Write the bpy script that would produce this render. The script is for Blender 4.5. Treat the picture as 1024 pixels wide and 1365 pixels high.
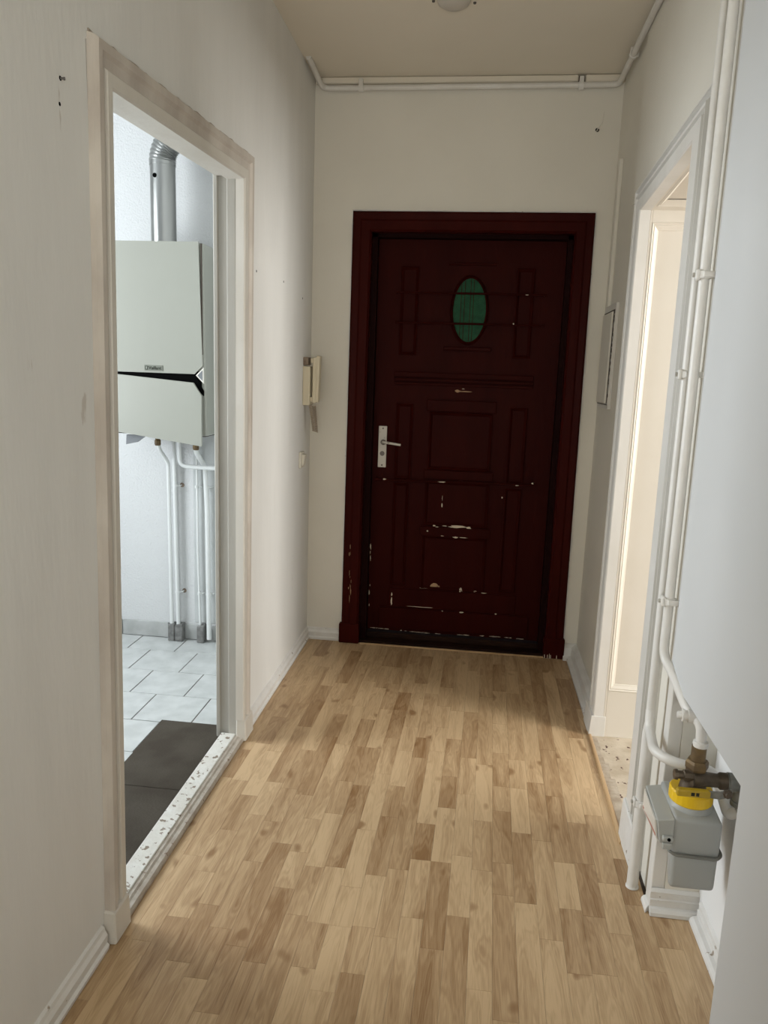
import bpy, bmesh, math, random
from mathutils import Vector, Matrix
random.seed(7)
PI = math.pi
for o in list(bpy.data.objects): bpy.data.objects.remove(o)
S = bpy.context.scene
COL = S.collection

# ---------------------------------------------------------------- camera
RM = Matrix(((0.991803339793262, -0.05623817745756943, 0.11473187251667336),
             (0.1230220050534025, 0.1776984517438036, -0.9763651194714484),
             (0.03452131874033598, 0.9824767313499624, 0.18316045126697547)))
HC = 1.41
cd = bpy.data.cameras.new('camera'); cam = bpy.data.objects.new('camera', cd); COL.objects.link(cam)
cd.sensor_fit = 'HORIZONTAL'; cd.sensor_width = 36; cd.lens = 1000 / 1024 * 36; cd.clip_start = .02
cam.matrix_world = Matrix.Translation((0, 0, HC)) @ RM.to_4x4()
S.camera = cam

# ---------------------------------------------------------------- world, lights, exposure
w = bpy.data.worlds.new('world'); S.world = w; w.use_nodes = True
w.node_tree.nodes['Background'].inputs[0].default_value = (.75, .85, 1, 1)
w.node_tree.nodes['Background'].inputs[1].default_value = .5
def area(name, loc, rot, sx, sy, power, col):
    l = bpy.data.lights.new(name, 'AREA'); l.shape = 'RECTANGLE'; l.size = sx; l.size_y = sy
    l.energy = power; l.color = col
    o = bpy.data.objects.new(name, l); COL.objects.link(o); o.location = loc; o.rotation_euler = rot
    return o
# daylight entering through the kitchen window and the side room's window
area('kitchen_window_light', (-2.86, 2.16, 1.64), (0, -PI/2, 0), 1.5, 1.15, 52, (.90, .955, 1.0))
area('side_room_window_light', (3.36, 1.75, 1.60), (0, PI/2, 0), 1.5, 1.15, 90, (1.0, .98, .94))
area('rear_fill_light', (-.1, -1.50, 1.45), (PI/2 + .75, 0, 0), 1.1, 1.3, 31, (1.0, .985, .93))  # unseen fill added behind the camera, tilted up to lift walls and ceiling
S.view_settings.view_transform = 'Standard'; S.view_settings.look = 'None'
S.view_settings.gamma = 1; S.view_settings.use_curve_mapping = False
S.view_settings.exposure = 0.5

# ---------------------------------------------------------------- materials
def newmat(name):
    m = bpy.data.materials.new(name); m.use_nodes = True
    return m, m.node_tree.nodes, m.node_tree.links, m.node_tree.nodes['Principled BSDF']
def mat(name, col, rough=.6, metal=0, var=None, vscale=6, bump=0, bscale=60, spots=None, sscale=20, sth=.62,
        stretch=(1, 1, 1), spec=.5, detail=4):
    m, N, L, B = newmat(name)
    B.inputs['Roughness'].default_value = rough; B.inputs['Metallic'].default_value = metal
    B.inputs['Specular IOR Level'].default_value = spec
    B.inputs['Base Color'].default_value = (*col, 1)
    if not (var or bump or spots): return m
    g = N.new('ShaderNodeNewGeometry'); mp = N.new('ShaderNodeMapping'); mp.inputs['Scale'].default_value = stretch
    L.new(g.outputs['Position'], mp.inputs[0])
    cur = None
    if var:
        n = N.new('ShaderNodeTexNoise'); n.inputs['Scale'].default_value = vscale; n.inputs['Detail'].default_value = detail
        L.new(mp.outputs[0], n.inputs[0])
        r = N.new('ShaderNodeValToRGB'); r.color_ramp.elements[0].position = .35; r.color_ramp.elements[1].position = .65
        r.color_ramp.elements[0].color = (*col, 1); r.color_ramp.elements[1].color = (*var, 1)
        L.new(n.outputs[0], r.inputs[0]); cur = r.outputs[0]
    if spots:
        n = N.new('ShaderNodeTexNoise'); n.inputs['Scale'].default_value = sscale; n.inputs['Detail'].default_value = 6
        L.new(mp.outputs[0], n.inputs[0])
        r = N.new('ShaderNodeValToRGB'); r.color_ramp.elements[0].position = sth; r.color_ramp.elements[1].position = sth + .02
        r.color_ramp.elements[0].color = (0, 0, 0, 1); r.color_ramp.elements[1].color = (1, 1, 1, 1)
        L.new(n.outputs[0], r.inputs[0])
        x = N.new('ShaderNodeMix'); x.data_type = 'RGBA'
        L.new(r.outputs[0], x.inputs[0]); x.inputs[6].default_value = (*col, 1); x.inputs[7].default_value = (*spots, 1)
        if cur: L.new(cur, x.inputs[6])
        cur = x.outputs[2]
    if cur: L.new(cur, B.inputs['Base Color'])
    if bump:
        n = N.new('ShaderNodeTexNoise'); n.inputs['Scale'].default_value = bscale; n.inputs['Detail'].default_value = 3
        L.new(mp.outputs[0], n.inputs[0])
        b = N.new('ShaderNodeBump'); b.inputs['Strength'].default_value = bump; b.inputs['Distance'].default_value = .004
        L.new(n.outputs[0], b.inputs['Height']); L.new(b.outputs[0], B.inputs['Normal'])
    return m
def floor_mat():
    m, N, L, B = newmat('beech_laminate')
    g = N.new('ShaderNodeNewGeometry'); oi = N.new('ShaderNodeObjectInfo')
    off = N.new('ShaderNodeVectorMath'); off.operation = 'SCALE'
    cmb = N.new('ShaderNodeCombineXYZ')
    for i in range(3): L.new(oi.outputs['Random'], cmb.inputs[i])
    L.new(cmb.outputs[0], off.inputs[0]); off.inputs['Scale'].default_value = 37
    add = N.new('ShaderNodeVectorMath'); add.operation = 'ADD'
    L.new(g.outputs['Position'], add.inputs[0]); L.new(off.outputs[0], add.inputs[1])
    mp = N.new('ShaderNodeMapping'); mp.inputs['Scale'].default_value = (1, .11, 1); L.new(add.outputs[0], mp.inputs[0])
    fig = N.new('ShaderNodeTexNoise'); fig.inputs['Scale'].default_value = 26; fig.inputs['Detail'].default_value = 2.5
    fig.inputs['Distortion'].default_value = .6
    L.new(mp.outputs[0], fig.inputs[0])
    # cathedral rings: wrap the smooth noise into bands
    mul = N.new('ShaderNodeMath'); mul.operation = 'MULTIPLY'; mul.inputs[1].default_value = 62; L.new(fig.outputs[0], mul.inputs[0])
    sn = N.new('ShaderNodeMath'); sn.operation = 'SINE'; L.new(mul.outputs[0], sn.inputs[0])
    fine = N.new('ShaderNodeTexNoise'); fine.inputs['Scale'].default_value = 420; fine.inputs['Detail'].default_value = 2
    mp2 = N.new('ShaderNodeMapping'); mp2.inputs['Scale'].default_value = (1, .045, 1); L.new(add.outputs[0], mp2.inputs[0])
    L.new(mp2.outputs[0], fine.inputs[0])
    # tone of the strip comes from its own colour (object colour), set per strip
    hue = N.new('ShaderNodeMix'); hue.data_type = 'RGBA'; hue.blend_type = 'MIX'
    hue.inputs[6].default_value = (.605, .432, .252, 1); hue.inputs[7].default_value = (.270, .150, .066, 1)
    sep = N.new('ShaderNodeSeparateColor'); L.new(oi.outputs['Color'], sep.inputs[0])
    a1 = N.new('ShaderNodeMath'); a1.operation = 'MULTIPLY_ADD'; L.new(fig.outputs[0], a1.inputs[0]); a1.inputs[1].default_value = 1.35
    a1.inputs[2].default_value = -.675
    a2 = N.new('ShaderNodeMath'); a2.operation = 'ADD'; L.new(a1.outputs[0], a2.inputs[0]); L.new(sep.outputs[0], a2.inputs[1])
    a3 = N.new('ShaderNodeMath'); a3.operation = 'MULTIPLY_ADD'; L.new(sn.outputs[0], a3.inputs[0]); a3.inputs[1].default_value = .10
    L.new(a2.outputs[0], a3.inputs[2])
    a4 = N.new('ShaderNodeMath'); a4.operation = 'MULTIPLY_ADD'; L.new(fine.outputs[0], a4.inputs[0]); a4.inputs[1].default_value = .7
    L.new(a3.outputs[0], a4.inputs[2]); a4.use_clamp = False
    a5 = N.new('ShaderNodeMath'); a5.operation = 'SUBTRACT'; a5.use_clamp = True; L.new(a4.outputs[0], a5.inputs[0]); a5.inputs[1].default_value = .33
    L.new(a5.outputs[0], hue.inputs[0])
    # knots
    kn = N.new('ShaderNodeTexNoise'); kn.inputs['Scale'].default_value = 14; kn.inputs['Detail'].default_value = 1
    mp3 = N.new('ShaderNodeMapping'); mp3.inputs['Scale'].default_value = (1, .6, 1); L.new(add.outputs[0], mp3.inputs[0]); L.new(mp3.outputs[0], kn.inputs[0])
    kr = N.new('ShaderNodeValToRGB'); kr.color_ramp.elements[0].position = .69; kr.color_ramp.elements[1].position = .76
    kr.color_ramp.elements[0].color = (0, 0, 0, 1); kr.color_ramp.elements[1].color = (.75, .75, .75, 1); L.new(kn.outputs[0], kr.inputs[0])
    mk = N.new('ShaderNodeMix'); mk.data_type = 'RGBA'; L.new(kr.outputs[0], mk.inputs[0]); L.new(hue.outputs[2], mk.inputs[6])
    mk.inputs[7].default_value = (.24, .125, .05, 1)
    L.new(mk.outputs[2], B.inputs['Base Color'])
    B.inputs['Roughness'].default_value = .42; B.inputs['Specular IOR Level'].default_value = .45
    return m
M = {}
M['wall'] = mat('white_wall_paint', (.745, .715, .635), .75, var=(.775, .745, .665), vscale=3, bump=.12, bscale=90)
M['wall_rough'] = mat('brushed_wall_paint', (.75, .745, .715), .7, var=(.79, .785, .755), vscale=7, spots=(.60, .57, .52), sscale=16, sth=.735, bump=.25, bscale=45, stretch=(1, 1, .25))
M['ceiling'] = mat('ceiling_paint', (.77, .71, .60), .85, var=(.80, .74, .63), vscale=2, bump=.1, bscale=90)
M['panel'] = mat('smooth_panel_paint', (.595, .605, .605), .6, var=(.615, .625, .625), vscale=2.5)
M['kitchen_wall'] = mat('kitchen_wall_paint', (.61, .62, .62), .8, bump=.9, bscale=110)
M['kitchen_wall2'] = mat('kitchen_chimney_paint', (.53, .55, .545), .8, var=(.48, .50, .495), vscale=5, bump=.5, bscale=70)
M['trim'] = mat('old_white_gloss', (.69, .67, .62), .42, var=(.74, .72, .68), vscale=9, bump=.25, bscale=35, stretch=(1, 1, .4))
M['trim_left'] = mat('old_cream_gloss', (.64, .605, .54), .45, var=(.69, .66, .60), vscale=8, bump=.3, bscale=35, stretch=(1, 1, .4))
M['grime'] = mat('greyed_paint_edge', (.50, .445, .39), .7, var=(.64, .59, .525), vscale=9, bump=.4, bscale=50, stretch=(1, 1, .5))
M['base'] = mat('baseboard_paint', (.77, .76, .735), .45, var=(.71, .695, .66), vscale=14, spots=(.33, .27, .21), sscale=34, sth=.69, bump=.3, bscale=50)
M['base_worn'] = mat('worn_sill_paint', (.74, .735, .69), .5, var=(.66, .64, .58), vscale=20, spots=(.25, .20, .15), sscale=48, sth=.605, bump=.8, bscale=40)
M['moulding_worn'] = mat('worn_step_paint', (.52, .475, .41), .5, var=(.40, .345, .285), vscale=26, spots=(.24, .17, .12), sscale=60, sth=.66, bump=.8, bscale=60)
M['cream'] = mat('cream_gloss', (.72, .67, .58), .45, var=(.75, .70, .615), vscale=4, bump=.15, bscale=25)
M['cream_worn'] = mat('worn_cream_sill', (.60, .52, .41), .55, var=(.46, .38, .28), vscale=12, spots=(.07, .022, .016), sscale=34, sth=.64, bump=.6, bscale=60)
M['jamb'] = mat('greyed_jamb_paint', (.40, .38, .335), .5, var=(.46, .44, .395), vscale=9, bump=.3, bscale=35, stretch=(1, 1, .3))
M['niche'] = mat('niche_lit_white', (.86, .865, .86), .7)  # whiter than the wall panel: strong light on the niche put into the colour
M['gap'] = mat('dark_gap', (.06, .045, .035), .9)
M['maroon'] = mat('maroon_gloss', (.030, .0026, .0014), .5, var=(.025, .0021, .0011), vscale=8, bump=.25, bscale=60, stretch=(1, 1, .2), spec=.05)
M['maroon_frame'] = mat('maroon_frame_gloss', (.040, .0045, .0030), .4, var=(.032, .0036, .0024), vscale=8, bump=.3, bscale=60, stretch=(1, 1, .2), spec=.04)
M['brown_sill'] = mat('dark_sill', (.010, .0035, .0025), .6, var=(.022, .009, .005), vscale=20, stretch=(.3, 1, 1), bump=.4, spec=.1)
M['chip'] = mat('bare_paint_chip', (.62, .54, .42), .8)
M['chip_tan'] = mat('bare_wood_chip', (.42, .27, .15), .8)
M['green_glass'] = mat('green_pressed_glass', (.006, .075, .028), .4, var=(.004, .050, .019), vscale=30, bump=.5, bscale=150, spec=.15)
M['boiler'] = mat('boiler_enamel', (.305, .310, .270), .35, spec=.35)
M['grey_plastic'] = mat('grey_plastic', (.16, .17, .18), .5)
M['black'] = mat('black_void', (.004, .004, .004), .9, spec=.0)
M['plate'] = mat('badge_grey', (.185, .195, .165), .5, spec=.1)
M['badge_ink'] = mat('badge_ink', (.035, .037, .03), .6, spec=.05)
M['badge_light'] = mat('badge_light', (.5, .53, .45), .5)
M['steel'] = mat('galvanised_flue', (.36, .365, .355), .30, metal=.95, var=(.27, .275, .265), vscale=5, stretch=(1, 1, .3))
M['pipe'] = mat('white_pipe_paint', (.74, .725, .69), .38, var=(.68, .66, .615), vscale=12, bump=.2, bscale=60)
M['pipe_k'] = mat('white_kitchen_pipe_paint', (.70, .72, .71), .38)
M['brass'] = mat('aged_brass', (.20, .135, .06), .6, metal=.5, var=(.13, .09, .05), vscale=40, bump=.2)
M['darkbrass'] = mat('tarnished_brass', (.085, .066, .046), .5, metal=.5, var=(.13, .10, .07), vscale=40, bump=.3)
M['cast'] = mat('cast_grey_metal', (.27, .27, .24), .5, metal=.2, var=(.14, .14, .125), vscale=30, bump=.2)
M['meter'] = mat('meter_grey_paint', (.36, .37, .355), .42)
M['meter_box'] = mat('meter_counter_grey', (.40, .405, .38), .45)
M['band'] = mat('meter_seam_metal', (.20, .20, .18), .4, metal=.4)
M['yellow'] = mat('yellow_plastic', (.78, .50, .012), .4)
M['yellow_dark'] = mat('ochre_plastic', (.42, .28, .015), .45)
M['label_white'] = mat('counter_window', (.70, .68, .62), .3)
M['label_pink'] = mat('counter_pink_line', (.42, .16, .12), .5)
M['ivory'] = mat('ivory_plastic', (.62, .55, .40), .45)
M['ivory_light'] = mat('pale_ivory_plastic', (.66, .62, .53), .45)
M['cord'] = mat('beige_cord', (.40, .33, .25), .6)
M['handle'] = mat('handle_off_white', (.60, .57, .50), .38, spots=(.25, .2, .15), sscale=60, sth=.7)
M['handle_dark'] = mat('handle_dark_metal', (.15, .13, .11), .4, metal=.5)
M['tile'] = mat('pale_floor_tile', (.47, .49, .48), .30, var=(.57, .59, .58), vscale=13, detail=8, bump=.1, bscale=30)
M['grout'] = mat('brown_grout', (.13, .095, .07), .9)
M['skirt'] = mat('grey_skirting_tile', (.36, .37, .36), .35, var=(.45, .46, .45), vscale=14, detail=6)
M['mat'] = mat('charcoal_mat', (.060, .051, .040), .8, var=(.080, .070, .056), vscale=7, bump=.4, bscale=120, spec=.08)
M['floor'] = floor_mat()
M['lino'] = mat('room_floorboards', (.30, .18, .09), .5)
M['rebate'] = mat('dark_maroon_recess', (.012, .0020, .0015), .6, spec=.05)
M['worn'] = mat('scuffed_bare_edge', (.36, .29, .215), .7, var=(.52, .45, .36), vscale=22, bump=.5, bscale=60)
M['threshold'] = mat('beech_edge_strip', (.58, .40, .22), .4, var=(.45, .28, .14), vscale=20, stretch=(1, .1, 1))
M['stain'] = mat('brown_grey_crack', (.30, .25, .20), .8, var=(.42, .37, .31), vscale=25)
M['screw'] = mat('dull_screw', (.12, .11, .10), .5, metal=.6)
M['rust'] = mat('rusty_stain', (.17, .12, .085), .8, var=(.3, .24, .18), vscale=40)
M['collar'] = mat('grey_pipe_collar', (.12, .12, .115), .6, var=(.22, .22, .21), vscale=40)
M['lamp'] = mat('white_ceiling_rose', (.56, .52, .46), .5)

# ---------------------------------------------------------------- helpers
ORG = {}
def worg(o): return ORG.get(o.name, Vector((0, 0, 0)))
def link(o, parent=None, org=None):
    COL.objects.link(o)
    if parent is not None:
        o.parent = parent
        ORG[o.name] = worg(parent) + Vector(o.location)
    else: ORG[o.name] = Vector(o.location)
    return o
def obj(name, bm, m, parent=None, org=None, smooth=False):
    """bm holds world coordinates; org = world origin of the object (default: parent's origin, or the world's)."""
    bmesh.ops.recalc_face_normals(bm, faces=bm.faces) if len(bm.faces) < 20000 else None
    me = bpy.data.meshes.new(name)
    po = worg(parent) if parent is not None else Vector((0, 0, 0))
    wo = Vector(org) if org is not None else po
    bmesh.ops.translate(bm, verts=bm.verts, vec=-wo)
    bm.to_mesh(me); bm.free()
    for mm in (m if isinstance(m, (list, tuple)) else [m]): me.materials.append(mm)
    if smooth:
        for p in me.polygons: p.use_smooth = True
        try: me.set_sharp_from_angle(angle=math.radians(40))
        except Exception: pass
    o = bpy.data.objects.new(name, me); o.location = wo - po
    return link(o, parent)
def root(name, loc, label, cat, group=None, kind=None):
    o = bpy.data.objects.new(name, None); o.location = loc; o.empty_display_size = .05; link(o)
    return tag(o, label, cat, group, kind)
def tag(o, label=None, cat=None, group=None, kind=None):
    if label: o['label'] = label
    if cat: o['category'] = cat
    if group: o['group'] = group
    if kind: o['kind'] = kind
    return o
def NB(): return bmesh.new()
def box(bm, x0, x1, y0, y1, z0, z1, bev=0, mi=0, segs=1):
    if x0 > x1: x0, x1 = x1, x0
    if y0 > y1: y0, y1 = y1, y0
    if z0 > z1: z0, z1 = z1, z0
    t = bmesh.new()
    v = [t.verts.new(p) for p in ((x0,y0,z0),(x1,y0,z0),(x1,y1,z0),(x0,y1,z0),(x0,y0,z1),(x1,y0,z1),(x1,y1,z1),(x0,y1,z1))]
    for f in ((3,2,1,0),(4,5,6,7),(0,1,5,4),(1,2,6,5),(2,3,7,6),(3,0,4,7)): t.faces.new([v[i] for i in f])
    if bev: bmesh.ops.bevel(t, geom=list(t.edges), offset=bev, segments=segs, profile=.5, affect='EDGES')
    merge(bm, t, mi); return bm
def merge(bm, t, mi=0):
    vm = {v: bm.verts.new(v.co) for v in t.verts}
    for f in t.faces:
        try:
            nf = bm.faces.new([vm[v] for v in f.verts]); nf.material_index = mi if mi else f.material_index
        except ValueError: pass
    t.free()
def hexa(bm, c, bev=0, mi=0, segs=1):
    """eight corners: bottom four then top four"""
    t = bmesh.new(); v = [t.verts.new(p) for p in c]
    for f in ((3,2,1,0),(4,5,6,7),(0,1,5,4),(1,2,6,5),(2,3,7,6),(3,0,4,7)): t.faces.new([v[i] for i in f])
    if bev: bmesh.ops.bevel(t, geom=list(t.edges), offset=bev, segments=segs, profile=.5, affect='EDGES')
    merge(bm, t, mi)
def rounded(pts, r, n=6):
    P = [Vector(p) for p in pts]; out = [P[0]]
    for i in range(1, len(P) - 1):
        a, b, c = P[i-1], P[i], P[i+1]
        d1 = (a - b); d2 = (c - b); rr = min(r, d1.length * .48, d2.length * .48)
        p1 = b + d1.normalized() * rr; p2 = b + d2.normalized() * rr
        for k in range(n + 1):
            t = k / n; out.append((1-t)**2 * p1 + 2*t*(1-t) * b + t*t * p2)
    out.append(P[-1]); return out
def tube(bm, pts, r, seg=12, cap=True, mi=0):
    P = [Vector(p) for p in pts]; n = len(P)
    R = r if isinstance(r, (list, tuple)) else [r] * n
    T = [(P[min(i+1, n-1)] - P[max(i-1, 0)]).normalized() for i in range(n)]
    u = T[0].cross(Vector((0, 0, 1)))
    if u.length < 1e-3: u = T[0].cross(Vector((1, 0, 0)))
    u.normalize(); rings = []
    for i in range(n):
        u = (u - T[i] * u.dot(T[i])).normalized(); v = T[i].cross(u)
        rings.append([bm.verts.new(P[i] + (u * math.cos(a) + v * math.sin(a)) * R[i]) for a in [2*PI*k/seg for k in range(seg)]])
    for i in range(n - 1):
        for k in range(seg):
            f = bm.faces.new((rings[i][k], rings[i][(k+1) % seg], rings[i+1][(k+1) % seg], rings[i+1][k])); f.material_index = mi
    if cap:
        bm.faces.new(rings[0][::-1]).material_index = mi; bm.faces.new(rings[-1]).material_index = mi
    return bm
def lathe(bm, base, axis, prof, seg=24, mi=0):
    """prof: (distance along axis, radius)"""
    ax = Vector(axis).normalized(); b = Vector(base)
    pts = [b + ax * t for t, r in prof]
    u = ax.cross(Vector((0, 0, 1)))
    if u.length < 1e-3: u = Vector((1, 0, 0))
    u.normalize(); v = ax.cross(u)
    rings = [[bm.verts.new(p + (u*math.cos(2*PI*k/seg) + v*math.sin(2*PI*k/seg)) * max(r, 1e-5)) for k in range(seg)] for p, (t, r) in zip(pts, prof)]
    for i in range(len(rings) - 1):
        for k in range(seg):
            bm.faces.new((rings[i][k], rings[i][(k+1) % seg], rings[i+1][(k+1) % seg], rings[i+1][k])).material_index = mi
    bm.faces.new(rings[0][::-1]).material_index = mi; bm.faces.new(rings[-1]).material_index = mi
def sweep(stations, prof, mis=None, bm=None):
    """stations: list of (origin, w_dir, d_dir); prof: list of (w, d), open; ends capped"""
    bm = bm or NB(); rings = []
    for o, wv, dv in stations:
        rings.append([bm.verts.new(Vector(o) + Vector(wv) * a + Vector(dv) * b) for a, b in prof])
    n = len(prof)
    for i in range(len(rings) - 1):
        for k in range(n):
            f = bm.faces.new((rings[i][k], rings[i][(k+1) % n], rings[i+1][(k+1) % n], rings[i+1][k]))
            if mis: f.material_index = mis[k] if k < len(mis) else 0
    bm.faces.new(rings[0][::-1]); bm.faces.new(rings[-1])
    return bm
def prism(bm, poly, ext, axis='y', mi=0):
    """poly: 3D points, extruded by vector ext"""
    a = [bm.verts.new(p) for p in poly]; b = [bm.verts.new(Vector(p) + Vector(ext)) for p in poly]; n = len(a)
    bm.faces.new(a).material_index = mi; bm.faces.new(b[::-1]).material_index = mi
    for i in range(n): bm.faces.new((a[i], b[i], b[(i+1) % n], a[(i+1) % n])).material_index = mi

# ================================================================ SETTING
CZ = 2.75      # ceiling height
YE = 3.752     # end wall
XL = -.835     # left wall
KX = -.915     # kitchen face of the left wall
# ---- floor: slab + strips
b = NB(); box(b, -.84, .58, -1.65, 3.77, -.06, -.0045); box(b, .52, .70, -1.65, 1.90, -.06, -.0045)
floor = tag(obj('floor', b, M['gap']), 'beech strip laminate floor running the length of the hallway', 'floor', kind='structure')
SW = .060
def colx(k, y): return .125 + SW * k + .019 * (y - 2.2)
ov = [ # conspicuous strips: column position, y range, tone (0 pale .. 1 dark)
]
def fl(u, v):
    c = Vector((u - 512, -(v - 682.5), -1000.0)); d = RM @ c; t = -HC / d.z
    return d.x * t, d.y * t
for (u, v0, v1, tone) in [(282,1235,1306,.72),(255,1159,1224,.15),(435,1154,1231,.2),(462,1181,1233,.15),(498,1166,1237,.1),(444,1233,1323,.2),
    (458,1296,1375,.8),(337,1282,1375,.75),(608,1221,1375,.6),(673,1193,1361,.62),(762,1212,1297,.6),(610,1140,1221,.15),(757,1150,1212,.1),
    (704,1204,1375,.22),(862,1208,1293,.6),(813,1300,1375,.15),(370,1049,1095,.6),(466,1045,1154,.72),(572,1098,1147,.85),(524,1047,1089,.62),
    (405,1090,1136,.15),(355,1000,1062,.1),(571,1000,1097,.12),(590,1076,1149,.15),(736,1000,1061,.72),(668,1081,1150,.6),(643,1094,1160,.45),
    (693,1051,1110,.05),(645,1019,1094,.05),(769,1097,1150,.6),(783,985,1086,.12),(668,1004,1048,.58),(427,913,970,.62),(485,958,995,.7),
    (466,867,911,.7),(491,915,958,.15),(542,923,947,.9),(518,865,888,.72),(563,874,911,.68),(420,874,914,.2),(564,983,1010,.62),(356,954,991,.6),
    (718,879,935,.7),(664,886,921,.62),(630,894,948,.15),(668,965,1004,.1),(626,949,1010,.62),(605,947,985,.1),(536,1000,1046,.12)]:
    x0, y0 = fl(u, v1); x1, y1 = fl(u, v0)
    ym = (y0 + y1) / 2; xm = (x0 + x1) / 2
    ov.append((math.floor((xm - .125 - .019 * (ym - 2.2)) / SW), y0, y1, tone * .86))
def strip(k, ya, yb, tone, name='floor_strip', bm=None):
    g = .0002; own = bm is None
    if own: bm = NB()
    xa0, xa1 = colx(k, ya) + g, colx(k + 1, ya) - g; xb0, xb1 = colx(k, yb) + g, colx(k + 1, yb) - g
    ya += g; yb -= g; h = .0006; z = -.001
    lo = [(xa0, ya, -.0045), (xa1, ya, -.0045), (xb1, yb, -.0045), (xb0, yb, -.0045)]
    md = [(x, y, z - .0003) for x, y, _ in lo]
    ins = [(xa0+h, ya+h, z), (xa1-h, ya+h, z), (xb1-h, yb-h, z), (xb0+h, yb-h, z)]
    lim = lambda p: (min(max(p[0], -.832), .695), p[1], p[2])
    V = [[bm.verts.new(lim(p)) for p in r] for r in (lo, md, ins)]
    for r in range(2):
        for i in range(4): bm.faces.new((V[r][i], V[r][(i+1) % 4], V[r+1][(i+1) % 4], V[r+1][i]))
    bm.faces.new(V[2])
    if own:
        o = obj(name, bm, M['floor'], floor)
        o.color = (tone, tone, tone, 1)
nstrip = 0
rest = NB()
for k in range(-17, 10):
    xm = colx(k + .5, 2)
    if k >= 7: y_end = 1.885
    elif k == 6: y_end = 3.752
    else: y_end = 3.76
    segs = sorted([(a, c, t) for kk, a, c, t in ov if kk == k])
    cuts = []; y = -1.62
    def fill(a, c):
        while c - a > 1e-4:
            l = random.choice([.2, .27, .34, .42, .5, .6])
            if c - a - l < .12: l = c - a
            tn = random.choice([.12, .2, .28, .35, .42, .5, .62]) + random.uniform(-.05, .05)
            cuts.append((a, a + l, tn)); a += l
    for a, c, t in segs:
        a = max(a, y)
        if c - a < .05: continue
        if a - y > .03: fill(y, a)
        else: a = y
        cuts.append((a, c, t)); y = c
    if y_end - y > .03: fill(y, y_end)
    for a, c, t in cuts:
        c = min(c, y_end)
        if c - a < .005: continue
        if c > .95 and nstrip < 296: strip(k, a, c, t); nstrip += 1
        else: strip(k, a, c, t, bm=rest)
o = obj('floor_strip_field', rest, M['floor'], floor); o['kind'] = 'stuff'; o.color = (.4, .4, .4, 1)

# ---- ceiling
b = NB(); box(b, -.95, 1.0, -1.7, 4.0, CZ, CZ + .1)
tag(obj('ceiling', b, M['ceiling']), 'dim off-white painted ceiling above the hallway', 'ceiling', kind='structure')
# ---- left wall with the kitchen doorway
DY0, DY1, DZ = 1.612, 2.594, 2.03
b = NB()
box(b, KX, XL, -1.65, DY0 - .02, -.02, CZ); box(b, KX, XL, DY1 + .02, 3.76, -.02, CZ); box(b, KX, XL, DY0 - .02, DY1 + .02, DZ + .03, CZ)
wall_left = tag(obj('wall_left', b, M['wall_rough']), 'white painted wall with the kitchen doorway, on the left', 'wall', kind='structure')
# ---- end wall with opening for the entrance door
b = NB()
box(b, -.92, -.60, YE, YE + .12, -.02, CZ); box(b, .46, 1.0, YE, YE + .12, -.02, CZ); box(b, -.60, .46, YE, YE + .12, 2.12, CZ)
wall_end = tag(obj('wall_end', b, M['wall']), 'off-white wall around the dark red entrance door', 'wall', kind='structure')
# ---- right wall: far part, doorway pier, panelled near part with meter niche
NY0, NY1, NZ, NXB = 1.362, 1.885, .672, .668
b = NB()
box(b, .575, .98, 3.0, YE, -.02, CZ)
box(b, .560, .98, 2.14, 3.19, 2.085, CZ)
box(b, .560, .98, 3.0, 3.02, -.02, 2.085)
box(b, .552, .98, 1.94, 2.16, -.02, CZ)
box(b, .575, .98, NY1, 1.94, -.02, CZ)
wall_right = tag(obj('wall_right', b, M['wall']), 'off-white wall holding the cream panelled doorway, on the right', 'wall', kind='structure')
b = NB()
box(b, .540, .575, 1.888, 1.932, -.02, CZ, bev=.002)          # batten behind the pipes
tag(obj('trim_1', b, M['trim']), 'narrow white batten behind the gas pipes beside the meter niche', 'trim', kind='structure')
b = NB()
box(b, .530, .98, NY0, NY1, NZ, CZ)
box(b, NXB, .98, NY0, NY1, -.02, NZ)
box(b, .530, .98, -1.65, NY0, -.02, CZ)
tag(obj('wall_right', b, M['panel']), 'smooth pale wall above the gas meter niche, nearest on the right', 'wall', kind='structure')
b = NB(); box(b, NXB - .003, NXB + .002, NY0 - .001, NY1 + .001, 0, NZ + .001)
tag(obj('wall_niche', b, M['niche']), 'back of the meter niche behind the gas meter, lit look put into its white', 'wall', kind='structure')
# rear wall of hallway
b = NB(); box(b, -.95, .98, -1.72, -1.62, -.02, CZ)
tag(obj('wall_back', b, M['wall']), 'plain wall closing the hallway behind the camera', 'wall', kind='structure')

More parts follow.
